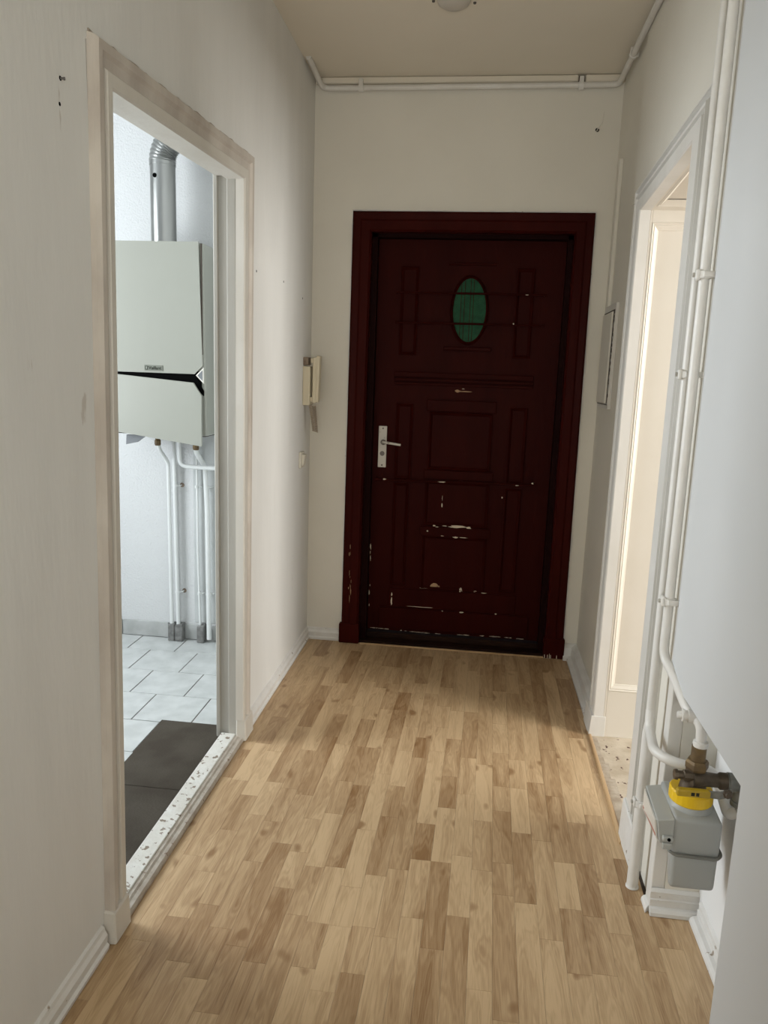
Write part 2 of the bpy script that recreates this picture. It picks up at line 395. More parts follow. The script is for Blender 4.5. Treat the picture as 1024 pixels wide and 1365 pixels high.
# ---- baseboards
BP = [(0, 0), (.017, 0), (.019, .012), (.013, .018), (.015, .040), (.009, .050), (.007, .060), (0, .064)]
def baseboard(name, pts, inward, label, prof=BP, m='base', parent=None):
    st = [(p, iv, (0, 0, 1)) for p, iv in zip(pts, inward)]
    o = obj(name, sweep(st, prof), M[m], parent)
    return tag(o, label, 'baseboard', kind='structure')
baseboard('baseboard_left', [(XL, 2.70, 0), (XL, YE, 0), (-.655, YE, 0)], [(1, 0, 0), (1, -1, 0), (0, -1, 0)],
          'white moulded baseboard turning the far left corner to the red door')
baseboard('baseboard_left', [(XL, -1.62, 0), (XL, 1.52, 0)], [(1, 0, 0)] * 2, 'scuffed white baseboard in the near left corner')
BPL = [(0, 0), (.055, 0), (.057, .016), (.036, .024), (.034, .068), (.022, .078), (.012, .088), (0, .092)]
baseboard('baseboard_right', [(.507, YE, 0), (.575, YE, 0), (.575, 3.045, 0)], [(0, -1, 0), (-1, -1, 0), (-1, 0, 0)],
          'white baseboard from the red door to the cream doorway', prof=[(w * 1.0 if w < .02 else w, h) for w, h in [(0, 0), (.05, 0), (.052, .016), (.030, .022), (.028, .062), (.015, .072), (0, .078)]])
NP = [(0, 0), (.024, 0), (.023, .010), (.017, .018), (.009, .020), (.009, .038), (.0105, .040), (.007, .043), (.007, .060), (.0085, .062), (.003, .069), (0, .070)]
NQ = [(0, 0), (.013, 0), (.012, .008), (.008, .014), (.002, .017), (0, .017)]
baseboard('baseboard_niche', [(.540, 1.925, 0), (.540, NY1, 0)], [(-1, 0, 0), (-1, -1, 0)], 'low white quarter bead left of the meter niche, behind the floor pipe', prof=NQ)
baseboard('baseboard_niche', [(.538, NY1, 0), (NXB, NY1, 0)], [(0, -1, 0), (0, -1, 0)],
          'white grooved baseboard across the niche below the gas meter', prof=NP)
baseboard('baseboard_niche', [(NXB, 1.860, 0), (NXB, NY0, 0)], [(-1, 0, 0)] * 2, 'white baseboard along the back of the meter niche',
          prof=[(w * 1.25, h * .9) for w, h in NP])

# ================================================================ DOORWAYS
def casing_mesh(plane_x, dx, inner, outer, prof, mis):
    """profile given as (fraction 0 inner .. 1 outer, depth). inner/outer: four (y, z) pairs each. dx = direction of projection"""
    bm = NB(); rings = []
    for (yi, zi), (yo, zo) in zip(inner, outer):
        rings.append([bm.verts.new((plane_x + dx * d, yi + (yo - yi) * f, zi + (zo - zi) * f)) for f, d in prof])
    n = len(prof)
    for i in range(3):
        for k in range(n):
            f = bm.faces.new((rings[i][k], rings[i][(k+1) % n], rings[i+1][(k+1) % n], rings[i+1][k])); f.material_index = mis[k] if k < len(mis) else 0
    bm.faces.new(rings[0][::-1]); bm.faces.new(rings[-1])
    return bm
# ---- kitchen doorway
d2 = root('door_2', (XL, 2.1, 0), 'open kitchen doorway with worn cream casing and sill, in the left wall', 'doorway', kind='structure')
cp = [(0, -.01), (0, .018), (.06, .022), (.34, .022), (.40, .015), (.62, .017), (.70, .024), (.90, .023), (.97, .012), (1.0, 0), (1.0, -.01)]
obj('casing', casing_mesh(XL, 1, [(1.612, .085), (1.665, 1.985), (2.594, 2.030), (2.585, .085)], [(1.538, .085), (1.597, 2.075), (2.712, 2.135), (2.668, .085)], cp,
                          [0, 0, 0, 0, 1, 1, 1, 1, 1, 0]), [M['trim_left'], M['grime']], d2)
for (a, c) in ((1.528, 1.616), (2.582, 2.684)):
    b = NB(); hexa(b, [(XL-.01, a, 0), (XL+.030, a+.004, 0), (XL+.030, c, 0), (XL-.01, c, 0), (XL-.01, a+.004, .092), (XL+.026, a+.008, .085), (XL+.026, c, .085), (XL-.01, c, .092)], bev=.004)
    obj('plinth_block', b, M['trim_left'], d2)
# jamb lining: two-step reveal
b = NB()
box(b, -.877, XL-.0105, DY1, DY1 + .03, .0, DZ + .03, bev=.002); box(b, KX, -.874, DY1 + .012, DY1 + .03, .0, DZ + .03, bev=.002)
box(b, KX - .012, KX + .004, DY1 + .004, DY1 + .09, 0, DZ + .09, bev=.003)
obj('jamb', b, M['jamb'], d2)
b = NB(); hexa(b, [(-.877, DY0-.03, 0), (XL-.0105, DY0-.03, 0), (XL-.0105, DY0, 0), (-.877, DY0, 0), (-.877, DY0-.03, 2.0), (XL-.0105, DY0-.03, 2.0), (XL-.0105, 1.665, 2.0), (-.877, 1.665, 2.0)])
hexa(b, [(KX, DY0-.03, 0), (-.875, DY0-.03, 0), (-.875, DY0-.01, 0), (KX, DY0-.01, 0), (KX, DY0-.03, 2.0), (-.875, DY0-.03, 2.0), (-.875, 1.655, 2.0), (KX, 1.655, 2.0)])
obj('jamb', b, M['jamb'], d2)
b = NB(); hexa(b, [(-.877, 1.60, 1.985), (XL-.0105, 1.60, 1.985), (XL-.0105, DY1, 2.030), (-.877, DY1, 2.030), (-.877, 1.60, 2.07), (XL-.0105, 1.60, 2.07), (XL-.0105, DY1+.03, 2.07), (-.877, DY1+.03, 2.07)])
hexa(b, [(KX, 1.60, 1.995), (-.875, 1.60, 1.995), (-.875, DY1, 2.040), (KX, DY1, 2.040), (KX, 1.60, 2.08), (-.875, 1.60, 2.08), (-.875, DY1+.03, 2.08), (KX, DY1+.03, 2.08)])
obj('head_lining', b, M['trim_left'], d2)
b = NB(); box(b, -.905, -.848, DY0, DY1, -.005, .026, bev=.003, segs=2)
for q in range(14):
    yy = random.uniform(DY0 + .02, DY1 - .02)
obj('sill', b, M['base_worn'], d2)
b = NB(); sweep([((-.850, DY0 - .002, 0), (1, 0, 0), (0, 0, 1)), ((-.850, DY1 - .002, 0), (1, 0, 0), (0, 0, 1))],
                [(0, 0), (.034, 0), (.034, .008), (.029, .015), (.018, .017), (.012, .021), (0, .022)], bm=b)
obj('sill_moulding', b, M['moulding_worn'], d2)

def crack(p0, p1, par, w_=.002, m='rust'):
    b = NB(); a = Vector(p0); c = Vector(p1); N_ = 40
    pts = [a.lerp(c, i / N_) + Vector((0, random.uniform(-.001, .001), random.uniform(-.002, .002))) for i in range(N_ + 1)]
    tube(b, pts, [random.uniform(.5, 1.4) * w_ for _ in pts], 6); o = obj('paint_crack', b, M[m], par); return o
crack((XL + .001, 1.60, 2.078), (XL + .001, 2.712, 2.138), d2, .0032, 'stain')
b = NB(); box(b, -.9085, -.9045, DY0, DY1, .0, .021); obj('sill_gap', b, M['gap'], d2)
# ---- right doorway: casing, panelled reveal, sill
d3 = root('door_3', (.56, 2.57, 0), 'open doorway with cream panelled reveal and worn sill, in the right wall', 'doorway', kind='structure')
RY0, RY1 = 2.245, 2.895
cp3 = [(0, -.0105), (0, .026), (.05, .030), (.42, .030), (.47, .022), (.53, .022), (.57, .030), (.63, .032), (.70, .020), (.84, .016), (.90, .027), (1.0, .024), (1.0, -.02)]
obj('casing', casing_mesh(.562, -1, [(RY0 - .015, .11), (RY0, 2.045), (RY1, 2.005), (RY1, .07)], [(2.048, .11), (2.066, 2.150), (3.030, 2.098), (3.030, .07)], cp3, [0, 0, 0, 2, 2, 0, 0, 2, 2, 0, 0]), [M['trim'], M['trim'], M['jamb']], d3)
b = NB(); hexa(b, [(.518, 2.045, 0), (.575, 2.045, 0), (.575, RY0, 0), (.518, RY0 - .02, 0), (.524, 2.045, .108), (.575, 2.045, .108), (.575, RY0, .128), (.524, RY0 - .015, .128)], bev=.004); obj('plinth_block', b, M['base'], d3)
b = NB(); hexa(b, [(.520, RY1-.003, 0), (.582, RY1-.003, 0), (.582, 3.040, 0), (.520, 3.040, 0), (.526, RY1-.003, .085), (.582, RY1-.003, .085), (.582, 3.040, .085), (.526, 3.040, .085)], bev=.001); obj('plinth_block', b, M['trim'], d3)
RX1 = .98
crack((.560, 3.02, 2.102), (.560, 2.20, 2.146), d3, .0015, 'stain'); crack((.556, 2.20, 2.147), (.552, 2.03, 2.158), d3, .0032, 'rust')
# far reveal board + frame members
b = NB(); box(b, .5725, RX1, RY1 + .016, RY1 + .04, 0, 2.04); obj('jamb_panel', b, M['cream'], d3)
def member(x0, x1, z0, z1, nm='rail'):
    b = NB(); box(b, x0, x1, RY1, RY1 + .018, z0, z1, bev=.0015); obj(nm, b, M['cream'], d3)
member(.5725, .5800, .0, 2.02, 'stile'); member(.900, RX1, .0, 2.02, 'stile'); member(.580, .900, .0, .195); member(.580, .900, 1.965, 2.02)
pp = [(0, .016), (0, 0), (.004, -.0015), (.008, .003), (.011, .002), (.022, .011), (.025, .012), (.027, .016)]
def ring(corners, dirs, dv, prof, m, nm, par):
    bm = NB(); rings = []
    for c, dr in zip(corners, dirs):
        rings.append([bm.verts.new(Vector(c) + Vector(dr) * a + Vector(dv) * e) for a, e in prof])
    n = len(prof); k4 = len(corners)
    for i in range(k4):
        for k in range(n - 1):
            bm.faces.new((rings[i][k], rings[i][k+1], rings[(i+1) % k4][k+1], rings[(i+1) % k4][k]))
    return obj(nm, bm, m, par)
ring([(.580, RY1, .195), (.900, RY1, .195), (.900, RY1, 1.965), (.580, RY1, 1.965)], [(1,0,1), (-1,0,1), (-1,0,-1), (1,0,-1)], (0, 1, 0), pp, M['cream'], 'panel_moulding', d3)
# near reveal, plain panels mirrored
b = NB(); box(b, .5725, RX1, RY0 - .04, RY0 - .012, 0, 2.08); obj('jamb_panel', b, M['cream'], d3)
# head reveal with a sunk panel, following the slight slope
hz = lambda y: 2.045 + (y - RY0) / (RY1 - RY0) * (2.005 - 2.045)
b = NB(); hexa(b, [(.5725, RY0-.03, hz(RY0-.03)+.017), (RX1, RY0-.03, hz(RY0-.03)+.017), (RX1, RY1+.03, hz(RY1+.03)+.017), (.5725, RY1+.03, hz(RY1+.03)+.017),
                   (.5725, RY0-.03, 2.09), (RX1, RY0-.03, 2.09), (RX1, RY1+.03, 2.09), (.5725, RY1+.03, 2.09)]); obj('head_panel', b, M['cream'], d3)
def hmember(x0, x1, y0, y1, nm='rail'):
    b = NB(); hexa(b, [(x0, y0, hz(y0)), (x1, y0, hz(y0)), (x1, y1, hz(y1)), (x0, y1, hz(y1)), (x0, y0, hz(y0)+.018), (x1, y0, hz(y0)+.018), (x1, y1, hz(y1)+.018), (x0, y1, hz(y1)+.018)])
    obj(nm, b, M['cream'], d3)
hmember(.5725, .580, RY0 - .01, RY1, 'stile'); hmember(.900, RX1, RY0 - .01, RY1, 'stile'); hmember(.580, .900, RY0 - .01, RY0 + .05); hmember(.580, .900, RY1 - .05, RY1)
ring([(.580, RY0+.05, hz(RY0+.05)), (.900, RY0+.05, hz(RY0+.05)), (.900, RY1-.05, hz(RY1-.05)), (.580, RY1-.05, hz(RY1-.05))], [(1,1,0), (-1,1,0), (-1,-1,0), (1,-1,0)], (0, 0, 1), pp, M['cream'], 'panel_moulding', d3)
b = NB(); box(b, .532, RX1 + .1, RY0 - .04, RY1 + .01, -.03, .001, bev=.002); obj('sill', b, M['cream_worn'], d3)
b = NB()
for q in range(12):
    y0_ = 2.25 + q * .053; w0 = .045 - q * .0025 + random.uniform(-.006, .006); box(b, .531, .531 + w0, y0_, y0_ + .053 + random.uniform(-.004, .004), .0008, .0016)
o = obj('worn_edge', b, M['worn'], d3); o['kind'] = 'stuff'
b = NB(); tb = [(.514, 2.175, .002), (.517, 2.55, .003), (.519, 2.925, .002)]
sweep([(p, (1, 0, 0), (0, 0, 1)) for p in tb], [(0, -.004), (.0, .003), (.003, .006), (.010, .0065), (.013, .003), (.013, -.004)], bm=b)
tag(obj('trim_2', b, M['threshold']), 'thin beech edge strip along the cream doorway sill', 'trim', kind='structure')

# ================================================================ ENTRANCE DOOR
d1 = root('door_1', (-.06, YE, 0), 'dark red panelled entrance door with oval green glass', 'door', kind='structure')
FO = [(-.645, .0), (-.638, 2.162), (.494, 2.164), (.506, .0)]; FI = [(-.556, .0), (-.545, 2.070), (.407, 2.072), (.416, .0)]
bm = NB(); rings = []
fp = [(0, -.09), (0, .016), (.10, .026), (.50, .026), (.60, .020), (.90, .022), (1.0, .014), (1.0, -.005)]
for (xi, zi), (xo, zo) in zip(FI, FO):
    rings.append([bm.verts.new((xi + (xo - xi) * f, YE - d, zi + (zo - zi) * f)) for f, d in fp])
for i in range(3):
    for k in range(len(fp)):
        bm.faces.new((rings[i][k], rings[i][(k+1) % len(fp)], rings[i+1][(k+1) % len(fp)], rings[i+1][k]))
bm.faces.new(rings[0][::-1]); bm.faces.new(rings[-1])
obj('door_frame', bm, M['maroon_frame'], d1)
for a, c in ((-.655, -.548), (.409, .512)):
    b = NB(); box(b, a, c, YE - .036, YE + .03, 0, .105, bev=.004); obj('plinth_block', b, M['maroon_frame'], d1)
b = NB(); box(b, -.56, -.52, YE + .03, YE + .12, 0, 2.09); box(b, .385, .43, YE + .03, YE + .12, 0, 2.09); box(b, -.56, .43, YE + .03, YE + .12, 2.052, 2.10)
obj('rebate', b, M['rebate'], d1)
YD = 3.835
b = NB(); box(b, -.522, .389, YD, YD + .045, .045, 2.055, bev=.003)
leaf = obj('door_leaf', b, M['maroon'], d1)
b = NB(); box(b, -.55, .41, YE - .01, YD + .05, -.004, .012, bev=.003); box(b, -.55, .41, YD - .03, YD + .05, .010, .040, bev=.005)
obj('door_sill', b, M['brown_sill'], d1)
b = NB(); hexa(b, [(-.54, YE-.035, 0), (.41, YE-.035, 0), (.41, YE-.018, 0), (-.54, YE-.018, 0), (-.54, YE-.03, .004), (.41, YE-.03, .004), (.41, YE-.02, .004), (-.54, YE-.02, .004)]); obj('edge_strip', b, M['threshold'], d1)
def raised(x0, x1, z0, z1, d=.012, nm='raised_panel', bev=.003):
    b = NB(); box(b, x0, x1, YD - d, YD + .002, z0, z1, bev=bev); return obj(nm, b, M['maroon'], d1)
def framed(x0, x1, z0, z1, wd=.016, d=.009, nm='panel_bead'):
    """picture-frame bead around a sunk field"""
    pr = [(0, 0), (0, -d * .6), (wd * .35, -d), (wd * .75, -d * .5), (wd, 0)]
    ring([(x0, YD, z0), (x1, YD, z0), (x1, YD, z1), (x0, YD, z1)], [(1,0,1), (-1,0,1), (-1,0,-1), (1,0,-1)], (0, 1, 0), pr, M['maroon'], nm, d1)
framed(-.405, -.316, 1.498, 1.925); framed(.159, .246, 1.498, 1.925)
framed(-.405, -.318, .870, 1.258); framed(.165, .255, .870, 1.258)
framed(-.405, -.325, .300, .850); framed(.165, .250, .300, .850)
framed(-.235, .085, .928, 1.222); framed(-.240, .088, .635, .868); framed(-.245, .090, .290, .580)
raised(-.250, .098, 1.224, 1.282); raised(-.250, .102, .880, .926); raised(-.258, .106, .580, .630)
raised(-.180, .055, 1.528, 1.546, .016, 'ledge'); raised(-.175, .060, 1.935, 1.947, .010, 'ledge')
b = NB()
for z0, z1, d in ((1.352, 1.366, .012), (1.371, 1.385, .018), (1.390, 1.416, .012)): box(b, -.422, .272, YD - d, YD + .002, z0, z1, bev=.003)
obj('cross_moulding', b, M['maroon'], d1)
raised(-.41, .26, .182, .285, .007, 'bottom_rail'); raised(-.46, .33, .062, .176, .011, 'weather_board')
# oval light
ocx, ocz, oa, ob = -.0625, 1.7225, .080, .152
n = 40
bm = NB(); pr = [(0, 0.0), (.000, -.010), (.006, -.015), (.013, -.010), (.016, 0)]
R_ = [[bm.verts.new((ocx + math.cos(2*PI*i/n) * (oa + a), YD + e, ocz + math.sin(2*PI*i/n) * (ob + a))) for a, e in pr] for i in range(n)]
for i in range(n):
    for k in range(len(pr) - 1): bm.faces.new((R_[i][k], R_[i][k+1], R_[(i+1) % n][k+1], R_[(i+1) % n][k]))
obj('oval_frame', bm, M['maroon'], d1, smooth=True)
bm = NB(); poly = [(ocx + math.cos(2*PI*i/n) * oa, YD - .003, ocz + math.sin(2*PI*i/n) * ob) for i in range(n)]
prism(bm, poly, (0, .006, 0)); gl = obj('glass', bm, M['green_glass'], d1)
for x in (-.105, -.088, -.06, -.045): 
    h = ob * math.sqrt(1 - ((x - ocx) / oa) ** 2) * .98
    b = NB(); box(b, x - .0013, x + .0013, YD - .0045, YD - .002, ocz - h, ocz + h); obj('glass_rib', b, M['maroon'], gl)
for z in (1.800, 1.656):
    b = NB(); tube(b, [(-.425, YD - .022, z), (.305, YD - .022, z + .002)], .0052, 10); 
    for x in (-.415, .295): tube(b, [(x, YD - .022, z), (x, YD, z)], .004, 8)
    obj('guard_bar', b, M['maroon'], d1, smooth=True)
b = NB(); tube(b, [(-.500, YD - .020, .862), (.315, YD - .020, .876)], .006, 10)
for x in (-.49, -.06, .305): box(b, x - .008, x + .008, YD - .024, YD, .857 + (x + .5) * .017, .873 + (x + .5) * .017, bev=.002)
obj('bolt_bar', b, M['maroon'], d1, smooth=True)
# handle
b = NB(); box(b, -.492, -.449, YD - .007, YD, .926, 1.139, bev=.003, segs=2)
hp = obj('handle_plate', b, M['handle'], d1); tag(hp, 'off-white long handle plate')
b = NB(); lathe(b, (-.466, YD - .006, 1.056), (0, -1, 0), [(0, .014), (.006, .014), (.008, .010), (.03, .0095)], 16)
obj('handle_neck', b, M['handle_dark'], hp, smooth=True)
b = NB(); tube(b, rounded([(-.466, YD - .034, 1.060), (-.44, YD - .050, 1.058), (-.372, YD - .052, 1.050)], .02), [.0055]*2 + [.0062] * 7, 12) if False else tube(b, rounded([(-.466, YD - .030, 1.060), (-.452, YD - .050, 1.059), (-.372, YD - .052, 1.050)], .012), .0062, 12)
obj('handle_lever', b, M['handle'], hp, smooth=True)
b = NB(); lathe(b, (-.470, YD - .006, .998), (0, -1, 0), [(0, .013), (.003, .011)], 16)
obj('keyhole_cover', b, M['handle_dark'], hp, smooth=True)
for z in (.938, 1.127):
    b = NB(); lathe(b, (-.470, YD - .006, z), (0, -1, 0), [(0, .005), (.003, .004)], 10); obj('screw', b, M['handle_dark'], hp)
# chips of missing paint
def chip(bm, x, z, w_, h_, d=.0125, y=YD):
    n_ = 11; pts = []
    for i in range(n_):
        a = 2 * PI * i / n_; rr = random.uniform(.55, 1.1)
        pts.append((x + math.cos(a) * w_ / 2 * rr, y - d - .0006, z + math.sin(a) * h_ / 2 * rr))
    prism(bm, pts, (0, .0012, 0))
b = NB()
for x, z, a, c, d in [(-.06, .637, .11, .014, .0125), (-.005, .634, .03, .014, .0125), (-.13, .638, .03, .006, .0125), (-.185, .636, .014, .010, .0125), (-.218, .606, .009, .01, .0125),
                      (-.07, .580, .035, .010, .0125), (-.03, .581, .05, .004, .0125), (-.14, .584, .018, .004, .0125), (.045, .296, .02, .007, .0075), (.09, .290, .035, .005, .0075),
                      (-.03, .300, .02, .028, .0075), (-.22, .295, .07, .004, .0075), (-.393, .21, .010, .05, .0075), (-.393, .25, .007, .02, .0075), (-.02, .178, .028, .008, .012), (.16, .182, .012, .008, .012),
                      (-.12, .178, .008, .006, .012), (-.155, .868, .045, .006, .0255), (-.452, .868, .02, .012, .0255), (.30, .884, .012, .010, .0255), (.225, .870, .02, .004, .0255), (.155, .80, .009, .012, .001), (-.15, .745, .007, .028, .001),
                      (-.15, .78, .003, .03, .001), (-.16, .935, .008, .006, .001), (.155, 1.662, .007, .008, .028), (.21, 1.80, .018, .005, .028), (-.072, 1.341, .014, .004, .001), (-.23, .19, .16, .0035, .0075), (-.17, .63, .02, .004, .0125)]:
    chip(b, x, z, a, c, d)
for i in range(34):
    x = random.uniform(-.5, .34); chip(b, x, .050 + .004 * math.sin(9 * x), random.uniform(.01, .045), random.uniform(.002, .006), .001)
for i in range(9): chip(b, -.515 + random.uniform(-.003, .003), random.choice([.18, .25, .29, .44, .47, .50, .52]), .005, random.uniform(.01, .04), .001)
o = obj('paint_chips', b, M['chip'], d1); o['kind'] = 'stuff'; o['label'] = 'pale chips where red paint is missing'
b = NB(); chip(b, -.098, 1.330, .03, .016, .001); chip(b, -.06, 1.328, .075, .006, .001); chip(b, -.17, .31, .05, .028, .0012); chip(b, -.15, .302, .03, .02, .0012)
for i in range(12): chip(b, -.60 + random.uniform(-.012, .008), random.uniform(.18, .62), random.uniform(.002, .005), random.uniform(.01, .05), .0265, YE)
o = obj('bare_wood', b, M['chip_tan'], d1); o['kind'] = 'stuff'
b = NB()
for i in range(5): 
    x = random.uniform(.41, .50); hexa(b, [(x, YE-.037, .0), (x+.004, YE-.037, 0), (x+.004, YE-.0365, 0), (x, YE-.0365, 0), (x, YE-.037, random.uniform(.01, .04)), (x+.003, YE-.037, .02), (x+.003, YE-.0365, .02), (x, YE-.0365, .02)])
o = obj('plinth_scrapes', b, M['chip'], d1); o['kind'] = 'stuff'
# ragged white plaster bead round the frame
b = NB()
def ragged(p0, p1, nrm, wdt, N_=60):
    a = Vector(p0); c = Vector(p1)
    pts = [a.lerp(c, i / N_) + Vector(nrm) * random.uniform(-.002, .002) for i in range(N_ + 1)]
    tube(b, pts, [random.uniform(.6, 1.3) * wdt for _ in pts], 6)
ragged((-.648, YE - .004, .0), (-.641, YE - .004, 2.168), (1, 0, 0), .004); ragged((-.641, YE - .004, 2.166), (.498, YE - .004, 2.168), (0, 0, 1), .0035); ragged((.498, YE - .004, 2.168), (.510, YE - .004, 0), (1, 0, 0), .004)
o = obj('trim_3', b, M['base']); tag(o, 'ragged white plaster edge around the dark red door frame', 'trim', kind='structure')

# ================================================================ KITCHEN
KXL, KY0, KYE = -2.92, .15, 3.600
b = NB(); box(b, KXL - .05, KX + .01, KY0, KYE + .1, -.05, -.004)
kf = tag(obj('floor_kitchen', b, M['grout']), 'pale grey square tiles in running bond on the kitchen floor', 'floor', kind='structure')
TS = .245
row = 0; y = 3.415
ymin = .2
def ktile(x0, x1, y0, y1):
    if x1 - x0 < .01 or y1 - y0 < .01: return
    b = NB(); g = .0022; box(b, x0 + g, x1 - g, y0 + g, y1 - g, -.004, .0, bev=.001)
    dz = random.uniform(-.0004, .0004); bmesh.ops.translate(b, verts=b.verts, vec=(0, 0, dz))
    obj('tile', b, M['tile'], kf)
for r in range(-1, 13):
    y1 = 3.415 - r * TS if r >= 0 else 3.600
    y0 = 3.415 - (r + 1) * TS if r >= 0 else 3.415
    off = -1.557 + (.1225 * r)
    off = -1.557 + (.1225 if (r % 2) else 0)
    x = off - 6 * TS
    while x < KX - .005:
        xa, xb = max(x, KXL), min(x + TS, KX)
        if xb > xa: ktile(xa, xb, max(y0, ymin), y1)
        x += TS
b = NB(); box(b, KXL, -.93 + .015, KYE, KYE + .08, -.02, CZ)
wk = tag(obj('wall_kitchen', b, M['kitchen_wall']), 'bright white kitchen wall behind the gas boiler', 'wall', kind='structure')
b = NB(); box(b, KXL - .08, KXL, KY0, KYE + .08, -.02, CZ); box(b, KXL - .08, KX, KY0 - .08, KY0, -.02, CZ)
tag(obj('wall_kitchen', b, M['kitchen_wall']), 'white kitchen walls out of sight beside the doorway', 'wall', kind='structure')
b = NB(); box(b, KXL - .08, KX + .002, KY0 - .08, KYE + .08, CZ, CZ + .08)
tag(obj('ceiling', b, M['kitchen_wall']), 'white kitchen ceiling', 'ceiling', kind='structure')
# chimney-side strip behind the pipes: slightly proud greyer wall band
b = NB(); box(b, -1.395, -.93, KYE - .006, KYE + .01, .095, 1.6, bev=.003)
tag(obj('wall_kitchen', b, M['kitchen_wall2']), 'grey-white smooth strip of kitchen wall behind the right pipes', 'wall', kind='structure')
# skirting tiles
sk = root('baseboard_kitchen', (-1.6, KYE, 0), 'row of grey skirting tiles below the boiler pipes', 'baseboard', kind='structure')
for x0, x1 in ((-2.4, -2.115), (-2.11, -1.793), (-1.788, -1.538), (-1.448, -1.325), (-1.300, -1.05), (-1.045, -.93)):
    b = NB(); box(b, x0, x1, KYE - .009, KYE, .003, .083, bev=.0015); obj('skirting_tile', b, M['skirt'], sk)
# dark mat in the doorway
fm = root('floor_mat', (-1.05, 2.2, 0), 'charcoal grey mat on the pale tiles inside the kitchen doorway', 'mat')
b = NB(); hexa(b, [(-1.180, 2.213, .0005), (-.906, 2.213, .0005), (-.906, 2.688, .0005), (-1.186, 2.688, .0005), (-1.180, 2.213, .006), (-.906, 2.213, .006), (-.906, 2.688, .006), (-1.186, 2.688, .006)], bev=.001); obj('mat_sheet', b, M['mat'], fm)
b = NB(); hexa(b, [(-1.34, 1.45, .0005), (-.906, 1.45, .0005), (-.906, 2.210, .0005), (-1.30, 2.210, .0005), (-1.34, 1.45, .006), (-.906, 1.45, .006), (-.906, 2.210, .006), (-1.30, 2.210, .006)], bev=.001); obj('mat_sheet', b, M['mat'], fm)

# ---- boiler
BX0, BX1, BYF, BYB = -1.680, -1.222, 3.285, 3.585
bo = root('gas_boiler', (-1.45, 3.43, 1.07), 'pale greenish white wall-hung gas boiler with loose lower flap', 'boiler')
b = NB()
# casing: front slightly narrower at the top
hexa(b, [(BX0, BYF + .012, 1.095), (BX1 + .010, BYF + .012, 1.095), (BX1 + .010, BYB, 1.095), (BX0, BYB, 1.095), (BX0, BYF + .012, 1.935), (BX1, BYF + .012, 1.935), (BX1, BYB, 1.935), (BX0, BYB, 1.935)], bev=.006, segs=2)
obj('casing', b, M['boiler'], bo)
b = NB()
c45 = .037
prism(b, [(BX0, BYF, 1.372), (-1.262, BYF, 1.372), (-1.262 + c45, BYF, 1.372 + c45), (-1.238, BYF, 1.938), (BX0, BYF, 1.938)], (0, .014, 0))
fpn = obj('front_panel', b, M['boiler'], bo)
b = NB(); box(b, -1.230, -1.2262, BYF + .004, BYF + .016, 1.43, 1.932); obj('side_gap', b, M['gap'], bo)
b = NB(); box(b, BX0 + .01, -1.232, BYF + .006, BYF + .02, 1.30, 1.385); prism(b, [(-1.262, BYF + .004, 1.372), (-1.222, BYF + .004, 1.298), (-1.222, BYF + .004, 1.276), (-1.262, BYF + .004, 1.316)], (0, .01, 0))
obj('dark_gap', b, M['black'], bo)
# lower flap, tilted open
fy0, fy1 = BYF - .002, BYF - .030
b = NB()
P = [(BX0, fy0, 1.105), (-1.222, fy1, 1.052), (-1.222, fy1 + .004, 1.278), (-1.260, fy1 + .006, 1.334), (BX0, fy0, 1.364)]
prism(b, P, (0, .012, 0)); bmesh.ops.recalc_face_normals(b, faces=b.faces)
obj('lower_flap', b, M['boiler'], bo)
b = NB(); prism(b, [(-1.256, BYF + .001, 1.3665), (-1.2205, BYF + .001, 1.402), (-1.2205, BYF + .001, 1.331)], (0, .008, 0)); tg = obj('corner_trim', b, M['label_white'], bo)
b = NB(); prism(b, [(-1.248, BYF - .001, 1.3665), (-1.226, BYF - .001, 1.389), (-1.226, BYF - .001, 1.344)], (0, .006, 0)); obj('corner_insert', b, M['grey_plastic'], tg)
b = NB(); box(b, -1.495, -1.409, BYF - .003, BYF, 1.381, 1.405, bev=.0008); bd = obj('maker_badge', b, M['plate'], bo)
b = NB(); box(b, -1.491, -1.478, BYF - .0036, BYF - .002, 1.385, 1.401); obj('badge_mark', b, M['badge_ink'], bd)
b = NB(); box(b, -1.4872, -1.4858, BYF - .0042, BYF - .002, 1.387, 1.399); box(b, -1.4836, -1.4822, BYF - .0042, BYF - .002, 1.387, 1.399); box(b, -1.4872, -1.4822, BYF - .0042, BYF - .002, 1.3925, 1.394); obj('badge_mark', b, M['badge_light'], bd)
def text(body, loc, size, rot, m, parent, width=None, name='lettering'):
    cu = bpy.data.curves.new('t', 'FONT'); cu.body = body; cu.size = size; cu.extrude = .0003; cu.offset = size * .02
    to = bpy.data.objects.new('t', cu); COL.objects.link(to)
    dg = bpy.context.evaluated_depsgraph_get(); dg.update()
    me = bpy.data.meshes.new_from_object(to.evaluated_get(dg)); bpy.data.objects.remove(to)
    xs = [v.co.x for v in me.vertices]; sc = (width / (max(xs) - min(xs))) if width else 1
    mt = Matrix.Translation(Vector(loc) - worg(parent)) @ rot.to_4x4() @ Matrix.Diagonal((sc, 1, 1, 1))
    me.transform(mt); me.materials.clear(); me.materials.append(m); me.name = name
    o = bpy.data.objects.new(name, me); return link(o, parent)
text('Vaillant', (-1.475, BYF - .0034, 1.3865), .0195, Matrix.Rotation(PI/2, 3, 'X'), M['badge_ink'], bd, .061)
b = NB(); prism(b, [(-1.600, BYF + .02, 1.085), (-1.508, BYF + .02, 1.085), (-1.552, BYF + .02, 1.052), (-1.603, BYF + .02, 1.040)], (0, .02, 0)); obj('bottom_bracket', b, M['grey_plastic'], bo)
b = NB(); box(b, BX0 + .02, BX1 - .01, BYF + .05, BYB, 1.088, 1.10); obj('underside', b, M['gap'], bo)
